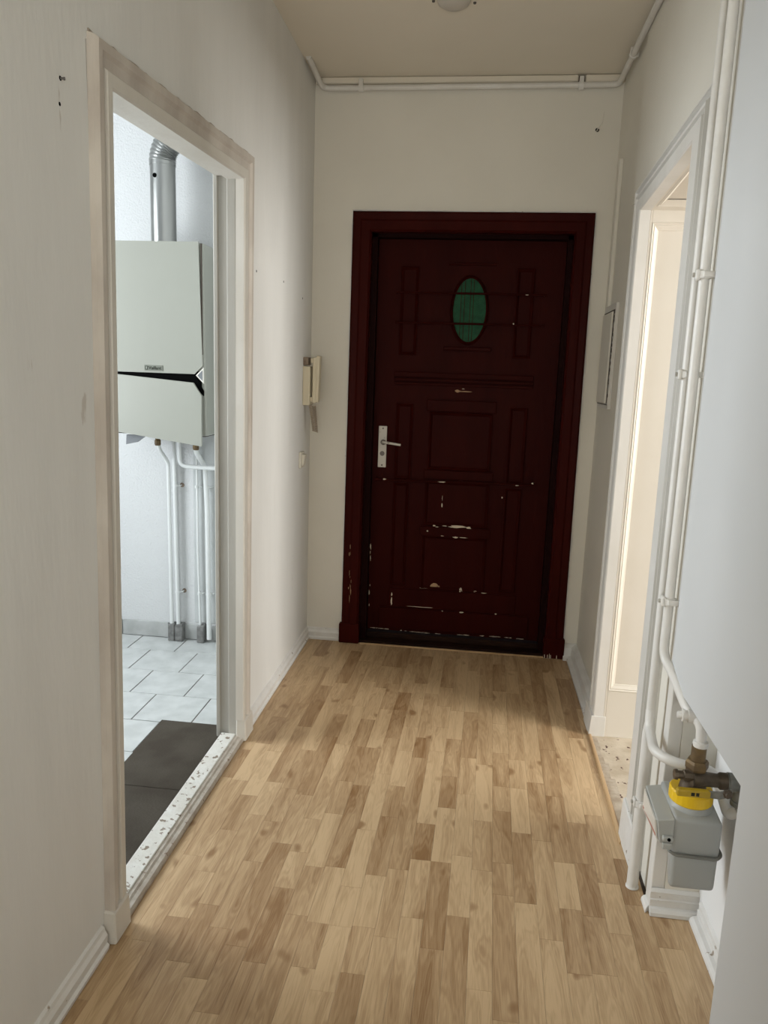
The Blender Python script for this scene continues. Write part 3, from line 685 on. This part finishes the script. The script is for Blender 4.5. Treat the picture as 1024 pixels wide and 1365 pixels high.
b = NB(); box(b, -1.218, -1.165, 3.44, 3.50, 1.085, 1.115, bev=.003); obj('bottom_bracket', b, M['grey_plastic'], bo)
# ---- flue
fx, fy = -1.463, 3.45
flu = root('flue_pipe', (fx, fy, 1.935), 'shiny galvanised flue pipe with ribbed elbow above the boiler', 'flue')
b = NB(); lathe(b, (fx, fy, 1.939), (0, 0, 1), [(0, .060), (.006, .060), (.006, .0565), (.348, .0565), (.348, .0585), (.370, .0585)], 40); obj('straight_pipe', b, M['steel'], flu, smooth=True)
b = NB(); pts = []; rr = []; NR = 12; cR = .112
for i in range(NR * 6 + 1):
    a = (PI / 2) * i / (NR * 6); pts.append((fx + cR * (1 - math.cos(a)), fy - .03 * (a / (PI/2)) ** 1.5, 2.300 + cR * math.sin(a)))
    ph = (i % 6) / 6; rr.append(.0560 + .0042 * (1 - abs(2 * ph - 1)))
tube(b, pts, rr, 36); 
el = obj('ribbed_elbow', b, M['steel'], flu, smooth=False)
b = NB(); tube(b, [pts[-1], (fx + .50, fy - .05, 2.412)], .0565, 36); obj('straight_pipe', b, M['steel'], flu, smooth=True)
b = NB(); lathe(b, (fx - .014, fy - .0545, 2.235), (0, -1, 0), [(0, .010), (.0035, .0095)], 16); obj('test_plug', b, M['black'], flu)
# ---- kitchen pipes
PY = KYE - .032
def kpipe(name, pts, r, label, clamps=(), rad=.03, collar=None, grp='painted heating and gas pipes under the boiler', nut=None):
    rt = root(name, (pts[-1][0], pts[-1][1], pts[-1][2]), label, 'pipe', grp)
    b = NB(); tube(b, rounded(pts, rad), r, 14); obj('tube', b, M['pipe_k'], rt, smooth=True)
    for (cx, cz) in clamps:
        b = NB(); lathe(b, (cx, PY, cz - .006), (0, 0, 1), [(0, r + .003), (.012, r + .003)], 14); tube(b, [(cx + .010, PY, cz), (cx + .022, PY + .01, cz), (cx + .022, PY + .03, cz)], .0035, 8)
        c = obj('pipe_clamp', b, M['pipe_k'], rt, smooth=True)
        b = NB(); lathe(b, (cx + .024, KYE - .001, cz), (0, -1, 0), [(0, .012), (.004, .009)], 9); obj('wall_plug', b, M['rust'], c)
    if collar:
        b = NB(); x, s = collar; hexa(b, [(x-s, PY-.02, 0), (x+s, PY-.02, 0), (x+s, PY+.03, 0), (x-s, PY+.03, 0), (x-s*1.05, PY-.016, .088), (x+s*1.05, PY-.016, .094), (x+s*1.05, PY+.03, .094), (x-s*1.05, PY+.03, .088)], bev=.004)
        obj('floor_collar', b, M['collar'], rt)
    if nut:
        b = NB(); x, y, z = nut; lathe(b, (x, y, z), (0, 0, 1), [(0, .013), (.008, .016), (.024, .016), (.03, .012), (.05, .012)], 8); obj('brass_nut', b, M['brass'], rt)
    return rt
kpipe('heating_pipe', [(-1.535, 3.50, 1.04), (-1.535, 3.515, 1.0), (-1.512, PY, .93), (-1.507, PY, .02)], .0095, 'leftmost white pipe below the boiler, jogging under a brass nut', (), .02, (-1.507, .017), nut=(-1.535, 3.50, 1.02))
kpipe('heating_pipe', [(-1.482, PY, 1.08), (-1.478, PY, .5), (-1.472, PY, .02)], .010, 'second white pipe from the left below the boiler, straight', ((-1.478, .815), (-1.474, .262)), .02, (-1.466, .020))
kpipe('gas_pipe', [(-1.425, 3.50, 1.06), (-1.425, 3.50, .928), (-1.35, 3.50, .922), (-.93, 3.50, .922)], .011, 'white elbow pipe bending right below the boiler', (), .045)
kpipe('heating_pipe', [(-1.366, PY + .006, 1.04), (-1.366, PY + .006, .5), (-1.356, PY + .006, .02)], .006, 'thin white pipe right of the elbow pipe', ((-1.366, .815), (-1.358, .262)), .02, (-1.350, .018))
kpipe('heating_pipe', [(-1.330, 3.47, 1.04), (-1.330, 3.47, 1.00), (-1.318, PY - .01, .92), (-1.312, PY, .70), (-1.306, PY - .005, .02)], .0125, 'rightmost and thickest white pipe below the boiler', ((-1.314, .815), (-1.308, .262)), .03, nut=(-1.330, 3.47, 1.01))

# ---- side room (lit room beyond the right doorway)
b = NB(); box(b, 1.0, 3.6, .2, 4.6, -.05, -.02)
tag(obj('floor_side_room', b, M['lino']), 'wooden floor of the side room', 'floor', kind='structure')
b = NB(); box(b, 3.42, 3.5, .2, 4.5, -.05, CZ); box(b, .98, 3.5, .12, .2, -.05, CZ); box(b, .98, 3.5, 4.5, 4.58, -.05, CZ); box(b, .98, 3.5, .2, 4.5, CZ, CZ + .06)
box(b, .981, 1.0, 2.93, 4.5, -.05, CZ); box(b, .981, 1.0, .2, 2.2, -.05, CZ); box(b, .981, 1.0, 2.2, 2.93, 2.09, CZ)
tag(obj('wall_side_room', b, M['kitchen_wall']), 'light walls of the side room', 'wall', kind='structure')

# ================================================================ GAS PIPES BY THE NICHE
XA, YA, YB_ = .514, 1.978, 1.914
def clampring(par, x, y, z, r, ax=(0, 0, 1), side=1, mt='pipe'):
    b = NB(); a = Vector(ax); p = Vector((x, y, z)) - a * .007
    lathe(b, p, ax, [(-.002, r + .002), (-.001, r + .0055), (.015, r + .0055), (.016, r + .002)], 16)
    box(b, x - .008, x + .05, y + side * (r + .002), y + side * (r + .010), z - .007, z + .007, bev=.002)
    box(b, x - .022, x - r + .002, y - .012, y + .012, z - .013, z + .013, bev=.005, segs=2)
    c = obj('pipe_clamp', b, M[mt], par)
    b = NB(); lathe(b, (x - .021, y, z), (-1, 0, 0), [(0, .0055), (.006, .005)], 8); obj('clamp_screw', b, M['jamb'], c)
ra = root('gas_pipe', (XA, YA, 0), 'white vertical gas pipe beside the cream doorway, running down to the floor', 'pipe')
b = NB(); tube(b, [(XA, YA, .0), (XA, YA, .47), (XA, YA, .50), (XA, YA, CZ)], [.0158, .0158, .0122, .0122], 18); obj('tube', b, M['pipe'], ra, smooth=True)
b = NB(); tube(b, rounded([(XA, YA, .535), (XA - .002, YA - .012, .49), (.500, 1.85, .478), (.545, 1.80, .478), (.628, 1.79, .472), (.640, 1.765, .445), (.646, 1.71, .405), (.664, 1.70, .425)], .05), .0130, 18); obj('branch_tube', b, M['pipe'], ra, smooth=True)
clampring(ra, XA, YA, 1.430, .0122, side=-1); clampring(ra, XA, YA, .262, .0158, side=-1)
b = NB(); lathe(b, (XA, YA, .0), (0, 0, 1), [(0, .0185), (.003, .0180), (.006, .0165)], 18); obj('floor_ring', b, M['base'], ra, smooth=True)
rb = root('gas_pipe', (XA, YB_, NZ), 'white vertical gas pipe that bends into the niche above the meter', 'pipe')
b = NB(); pB = rounded([(XA, YB_, CZ), (XA, YB_, .715), (.527, 1.86, .690), (.533, 1.735, .652), (.556, 1.690, .638), (.558, 1.690, .592)], .035)
tube(b, pB, .0120, 18); obj('tube', b, M['pipe'], rb, smooth=True)
clampring(rb, XA, YB_, 1.660, .0120, side=-1); clampring(rb, XA, YB_, .862, .0120, side=-1)
b = NB(); lathe(b, (.548, 1.712, .646), (-1, .1, 0), [(0, .016), (.018, .016), (.019, .012), (.026, .012), (.0265, .015), (.031, .015), (.0315, .009), (.040, .0085), (.042, .007)], 16)
obj('tee_plug', b, M['pipe'], rb, smooth=True)
b = NB(); lathe(b, (.558, 1.690, .584), (0, 0, 1), [(0, .0165), (.006, .0175), (.012, .0165), (.014, .014)], 16); obj('pipe_socket', b, M['pipe'], rb, smooth=True)
# ceiling pipe
cpz = 2.700
rc = root('ceiling_pipe', (0, YE - .022, cpz), 'long white pipe below the ceiling, bending across the end wall', 'pipe')
b = NB(); pc = rounded([(-.812, 3.545, 2.742), (-.808, 3.715, 2.712), (.548, 3.722, 2.690 + .008), (.548, -1.5, 2.700)], .03)
pc = rounded([(-.812, 3.50, 2.748), (-.795, YE - .026, cpz - .002), (.548, YE - .026, cpz + .004), (.547, 2.2, cpz + .004), (.515, 1.6, cpz + .004), (.512, -1.5, cpz + .004)], .035)
tube(b, pc, .0125, 16); obj('tube', b, M['pipe'], rc, smooth=True)
for x in (-.613, .383):
    b = NB(); lathe(b, (x - .012, YE - .026, cpz), (1, 0, 0), [(0, .0145), (.001, .018), (.023, .018), (.024, .0145)], 14); box(b, x - .010, x + .010, YE - .045, YE - .030, cpz + .0, cpz + .036, bev=.003)
    box(b, x - .006, x + .006, YE - .03, YE, cpz - .004, cpz + .008)
    obj('pipe_clamp', b, M['pipe'], rc)
b = NB(); lathe(b, (.548, 3.40, cpz + .004), (0, 1, 0), [(0, .014), (.001, .017), (.02, .017), (.021, .014)], 14); box(b, .548, .57, 3.404, 3.416, cpz - .004, cpz + .012); box(b, .535, .55, 3.40, 3.42, cpz + .012, cpz + .03); obj('pipe_clamp', b, M['pipe'], rc)
# cornice strip under the ceiling along end wall, with a rougher right-hand length
b = NB(); box(b, -.83, .37, YE - .022, YE, CZ - .030, CZ - .002, bev=.004); box(b, .40, .575, YE - .026, YE, CZ - .034, CZ - .002, bev=.007, segs=2); box(b, .37, .40, YE - .006, YE, CZ - .03, CZ - .002, mi=1)
tag(obj('trim_4', b, [M['ceiling'], M['gap']]), 'painted strip between the end wall and the ceiling, broken near the right', 'trim', kind='structure')

# ================================================================ GAS METER
def bevelbox(bm, c, bev, segs=3): hexa(bm, c, bev=bev, segs=segs)
gm = root('gas_meter', (.563, 1.72, .235), 'grey gas meter hanging in the wall niche under a yellow ring', 'gas meter')
mx0, mx1, my0, my1, mz0, mz1 = .508, .618, 1.652, 1.800, .235, .385
b = NB()
prof = [(mz0, .010), (mz0 + .008, .002), (.328, -.001), (.385, -.001), (.420, .0), (.430, .006)]
# body: lower tub
hexa(b, [(mx0+.003, my0+.002, mz0), (mx1-.001, my0+.002, mz0), (mx1-.001, my0+.09, mz0), (mx0+.022, my0+.09, mz0), (mx0+.001, my0, .331), (mx1-.001, my0, .331), (mx1-.001, my0+.11, .331), (mx0+.022, my0+.11, .331)], bev=.012, segs=3)
obj('lower_shell', b, M['meter'], gm, smooth=True)
b = NB()
hexa(b, [(mx0, my0, .322), (mx1, my0, .322), (mx1, my1, .322), (mx0, my1, .322), (mx0, my0, .418), (mx1, my0, .414), (mx1, my1, .430), (mx0, my1, .434)], bev=.010, segs=3)
obj('upper_shell', b, M['meter'], gm, smooth=True)
b = NB(); lathe(b, (.560, 1.722, .405), (0, 0, 1), [(0, .052), (.018, .052), (.024, .048), (.03, .044)], 28); obj('top_boss', b, M['meter'], gm, smooth=True)
b = NB()
z = .331; e = .0045
lp = [(mx0+.012, my0+.06, z+.002), (mx0-e, my0+.012, z), (mx0+.008, my0-e, z-.002), (mx1-.008, my0-e, z-.004), (mx1+e+.002, my0+.010, z-.002), (mx1+e, my1, z+.002)]
tube(b, rounded(lp, .01), .0042, 8); obj('seam_band', b, M['band'], gm, smooth=True)
# counter box on the side facing the hall
b = NB(); hexa(b, [(.480, 1.652, .352), (.510, 1.652, .352), (.510, 1.790, .352), (.474, 1.790, .352), (.470, 1.652, .410), (.510, 1.652, .416), (.510, 1.795, .422), (.474, 1.795, .416)], bev=.002)
cb = obj('counter_box', b, M['meter_box'], gm)
b = NB(); hexa(b, [(.4740, 1.660, .358), (.4775, 1.660, .358), (.4725, 1.784, .358), (.4690, 1.784, .358), (.4665, 1.660, .405), (.4700, 1.660, .405), (.4715, 1.787, .411), (.4690, 1.787, .411)]); obj('counter_window', b, M['label_white'], cb)
b = NB(); hexa(b, [(.4725, 1.664, .362), (.476, 1.664, .362), (.471, 1.780, .362), (.4685, 1.780, .362), (.4715, 1.664, .369), (.475, 1.664, .369), (.4712, 1.780, .369), (.4684, 1.780, .369)])
obj('pink_line', b, M['label_pink'], cb)
b = NB(); box(b, .484, .508, 1.640, 1.653, .363, .375, bev=.003, segs=2); box(b, .486, .507, 1.646, 1.653, .340, .356, bev=.002); lg = obj('seal_lug', b, M['meter_box'], cb)
b = NB(); lathe(b, (.4975, 1.641, .370), (0, -1, .25), [(0, .0042), (.002, .0042)], 10); obj('seal_screw', b, M['black'], lg)
# yellow ring
b = NB(); n = 48; zc0, zc1 = .430, .462; cx_, cy_ = .560, 1.722
prf = [(.030, zc0 + .003), (.0465, zc0), (.0495, zc0 + .004), (.0495, zc1 - .004), (.0465, zc1), (.030, zc1 - .002)]
R_ = [[b.verts.new((cx_ + math.cos(2*PI*i/n) * (r_ + (.0006 * ((i % 2) * 2 - 1) if r_ > .049 else 0)), cy_ + math.sin(2*PI*i/n) * r_, zz)) for r_, zz in prf] for i in range(n)]
for i in range(n):
    for k in range(len(prf)): b.faces.new((R_[i][k], R_[i][(k+1) % len(prf)], R_[(i+1) % n][(k+1) % len(prf)], R_[(i+1) % n][k]))
obj('yellow_ring', b, M['yellow'], gm)

# shut-off valve above the meter
vx, vy = .557, 1.695
va = root('shutoff_valve', (vx, vy, .46), 'tarnished brass shut-off valve with yellow lever above the gas meter', 'valve')
b = NB(); lathe(b, (vx, vy + .012, .4645), (0, 0, 1), [(0, .030), (.010, .030), (.018, .028), (.028, .024), (.040, .022), (.048, .020), (.060, .020)], 24); vb = obj('valve_body', b, M['darkbrass'], va, smooth=True)
b = NB(); lathe(b, (vx, vy, .520), (0, 0, 1), [(0, .016), (.004, .023), (.010, .0265), (.022, .0265), (.028, .023), (.030, .018)], 6); obj('union_nut', b, M['brass'], va)
b = NB(); lathe(b, (vx, vy - .002, .545), (0, 0, 1), [(0, .0165), (.038, .0165)], 20); obj('threaded_neck', b, M['brass'], va, smooth=True)
b = NB(); lathe(b, (vx - .005, vy + .002, .500), (1, -.05, 0), [(0, .020), (.025, .020), (.030, .017), (.055, .016), (.060, .020), (.078, .020), (.080, .017)], 20); obj('valve_outlet', b, M['darkbrass'], va, smooth=True)
b = NB(); lathe(b, (vx - .004, vy + .002, .505), (-1, 0, 0), [(0, .014), (.022, .013), (.024, .010), (.036, .010), (.037, .013), (.044, .012)], 8); obj('side_plug', b, M['darkbrass'], va)
b = NB(); tube(b, rounded([(vx + .070, vy - .003, .500), (vx + .105, vy - .005, .500), (vx + .105, vy - .005, .455)], .03), .0205, 20)
lathe(b, (vx + .105, vy - .005, .444), (0, 0, 1), [(0, .0175), (.002, .0225), (.014, .0225)], 20); obj('cast_elbow', b, M['cast'], va, smooth=True)
b = NB(); lathe(b, (vx + .072, vy - .0035, .500), (1, 0, 0), [(0, .0225), (.010, .0225)], 20); obj('elbow_collar', b, M['cast'], va, smooth=True)
b = NB(); hexa(b, [(.600, 1.648, .478), (.625, 1.650, .484), (.625, 1.656, .484), (.600, 1.654, .478), (.600, 1.648, .496), (.625, 1.650, .504), (.625, 1.656, .504), (.600, 1.654, .496)], bev=.0015)
hexa(b, [(.575, 1.658, .474), (.602, 1.648, .478), (.602, 1.652, .478), (.575, 1.662, .474), (.575, 1.658, .491), (.602, 1.648, .497), (.602, 1.652, .497), (.575, 1.662, .491)], bev=.001)
lv = obj('lever_arm', b, M['cast'], va)
b = NB(); box(b, .507, .582, 1.652, 1.668, .474, .492, bev=.004, segs=2); gr = obj('lever_grip', b, M['yellow_dark'], lv); tag(gr, 'yellow lever sleeve'); b = NB(); box(b, .538, .546, 1.6513, 1.653, .479, .487); box(b, .549, .556, 1.6513, 1.653, .479, .487); obj('worn_print', b, M['badge_ink'], lv)
b = NB(); lathe(b, (.616, 1.651, .494), (0, -1, 0), [(0, .011), (.006, .011), (.008, .007), (.012, .006)], 8); obj('lever_screw', b, M['darkbrass'], lv)

# ================================================================ SMALL THINGS
# intercom handset
ic = root('intercom_phone', (-.81, 3.62, 1.245), 'ivory door intercom handset on the left wall beside the red door', 'intercom')
b = NB(); box(b, XL, -.800, 3.575, 3.660, 1.240, 1.425, bev=.004, segs=2); obj('base', b, M['ivory'], ic)
b = NB(); box(b, XL, -.812, 3.580, 3.650, 1.430, 1.468, bev=.002); obj('top_box', b, M['rust'], ic)
b = NB(); box(b, -.790, -.772, 3.585, 3.628, 1.252, 1.468, bev=.004, segs=2)
box(b, -.800, -.788, 3.588, 3.625, 1.44, 1.462, bev=.002); box(b, -.800, -.788, 3.588, 3.625, 1.256, 1.28, bev=.002)
hexa(b, [(-.774, 3.585, 1.256), (-.760, 3.585, 1.256), (-.760, 3.628, 1.256), (-.774, 3.628, 1.256), (-.774, 3.585, 1.475), (-.754, 3.585, 1.475), (-.754, 3.628, 1.475), (-.774, 3.628, 1.475)], bev=.004, segs=2)
obj('handset', b, M['ivory'], ic)
b = NB()
def hel(p0, p1, R0, turns, n=160):
    out = []
    for i in range(n + 1):
        t = i / n; p = Vector(p0).lerp(Vector(p1), t); a = 2 * PI * turns * t
        out.append(p + Vector((math.cos(a) * R0, math.sin(a) * R0, 0)))
    return out
loop = hel((-.800, 3.60, 1.243), (-.782, 3.61, 1.115), .007, 15) + hel((-.774, 3.62, 1.110), (-.786, 3.62, 1.235), .007, 15)
tube(b, loop, .0028, 6); obj('coiled_cord', b, M['cord'], ic, smooth=True)
# light switch
ls = root('light_switch', (XL, 3.55, .94), 'small cream rocker light switch low on the left wall below the intercom', 'switch')
b = NB(); box(b, XL, XL + .012, 3.515, 3.590, .940, 1.018, bev=.003, segs=2); obj('plate', b, M['ivory_light'], ls)
b = NB(); hexa(b, [(XL+.010, 3.530, .952), (XL+.020, 3.530, .952), (XL+.020, 3.575, .952), (XL+.010, 3.575, .952), (XL+.010, 3.530, 1.006), (XL+.027, 3.530, 1.006), (XL+.027, 3.575, 1.006), (XL+.010, 3.575, 1.006)], bev=.002); obj('rocker', b, M['ivory_light'], ls)
# fuse cabinet
fc = root('fuse_cabinet', (.575, 3.52, 1.30), 'flat grey-white fuse cabinet on the right wall before the red door', 'cabinet')
b = NB(); box(b, .561, .575, 3.37, 3.650, 1.285, 1.735, bev=.002); obj('frame', b, M['trim'], fc)
b = NB(); box(b, .552, .563, 3.405, 3.640, 1.308, 1.700, bev=.003); obj('door', b, M['wall'], fc)
b = NB(); box(b, .558, .562, 3.385, 3.650, 1.703, 1.706); box(b, .558, .562, 3.39, 3.650, 1.302, 1.305); box(b, .558, .5615, 3.399, 3.402, 1.308, 1.700); obj('door_gap', b, M['gap'], fc)
b = NB()
for i in range(26):
    z = random.uniform(1.30, 1.70); box(b, .5590, .5605, 3.383 + random.uniform(0, .008), 3.390 + random.uniform(0, .006), z, z + random.uniform(.004, .018))
o = obj('scraped_edge', b, M['gap'], fc); o['kind'] = 'stuff'
# cable duct above the cabinet
b = NB(); box(b, .558, .575, 3.585, 3.61, 1.735, 2.36, bev=.003)
tag(obj('cable_duct', b, M['wall']), 'thin painted cable duct rising above the fuse cabinet', 'cable duct')
# ceiling rose
cr = root('ceiling_rose', (-.150, 3.05, CZ), 'small white ceiling rose at the top edge of the view', 'ceiling rose')
b = NB(); lathe(b, (-.165, 3.02, CZ + .002), (0, 0, -1), [(0, .060), (.006, .062), (.018, .056), (.028, .040), (.032, .015), (.033, .003)], 32); obj('canopy', b, M['lamp'], cr, smooth=True)
for dx_, dy_ in ((-.075, .01), (.075, .03)):
    b = NB(); lathe(b, (-.165 + dx_, 3.02 + dy_, CZ + .001), (0, 0, -1), [(0, .006), (.006, .005)], 10); obj('screw', b, M['screw'], cr)
# cable stub high on the end wall
cs = root('cable_stub', (.475, YE, 2.52), 'short cut cable poking from the end wall above the door, right side', 'cable')
b = NB(); tube(b, rounded([(.497, YE - .002, 2.60), (.492, YE - .003, 2.55), (.478, YE - .006, 2.535), (.470, YE - .012, 2.52)], .02), .0022, 8); obj('wire', b, M['wall'], cs)
b = NB(); lathe(b, (.472, YE - .0005, 2.523), (0, -1, 0), [(0, .009), (.0015, .006)], 9); obj('hole', b, M['black'], cs)
b = NB(); tube(b, [(.474, YE - .002, 2.522), (.463, YE - .015, 2.512)], .002, 6); obj('wire_end', b, M['label_white'], cs)
# screws and holes in left wall
sc = root('wall_screw', (XL, 1.494, 1.947), 'dark screw in its plug, upper of two on the near left wall', 'screw')
b = NB(); lathe(b, (XL - .001, 1.489, 1.947), (1, 0, 0), [(0, .0050), (.0015, .0045)], 10); obj('plug', b, M['black'], sc)
b = NB(); lathe(b, (XL, 1.489, 1.947), (1, .35, 0), [(0, .0024), (.006, .0024), (.0062, .0034), (.009, .003)], 8); obj('screw_head', b, M['screw'], sc)
b = NB(); lathe(b, (XL - .001, 1.483, 1.899), (1, 0, 0), [(0, .0048), (.0012, .004)], 8); tag(obj('screw_hole', b, M['black'], org=(XL, 1.483, 1.899)), 'dark screw hole, lower of two on the near left wall', 'hole')
for y_, z_, lab in ((2.805, 1.760, 'small dark nail hole just right of the kitchen doorway'), (3.20, 1.769, 'small dark nail hole midway along the far left wall'), (3.55, 1.735, 'faint nail hole near the end of the far left wall')):
    b = NB(); lathe(b, (XL - .001, y_, z_), (1, 0, 0), [(0, .0055), (.0012, .005)], 8); tag(obj('nail_hole', b, M['black'], org=(XL, y_, z_)), lab, 'hole')
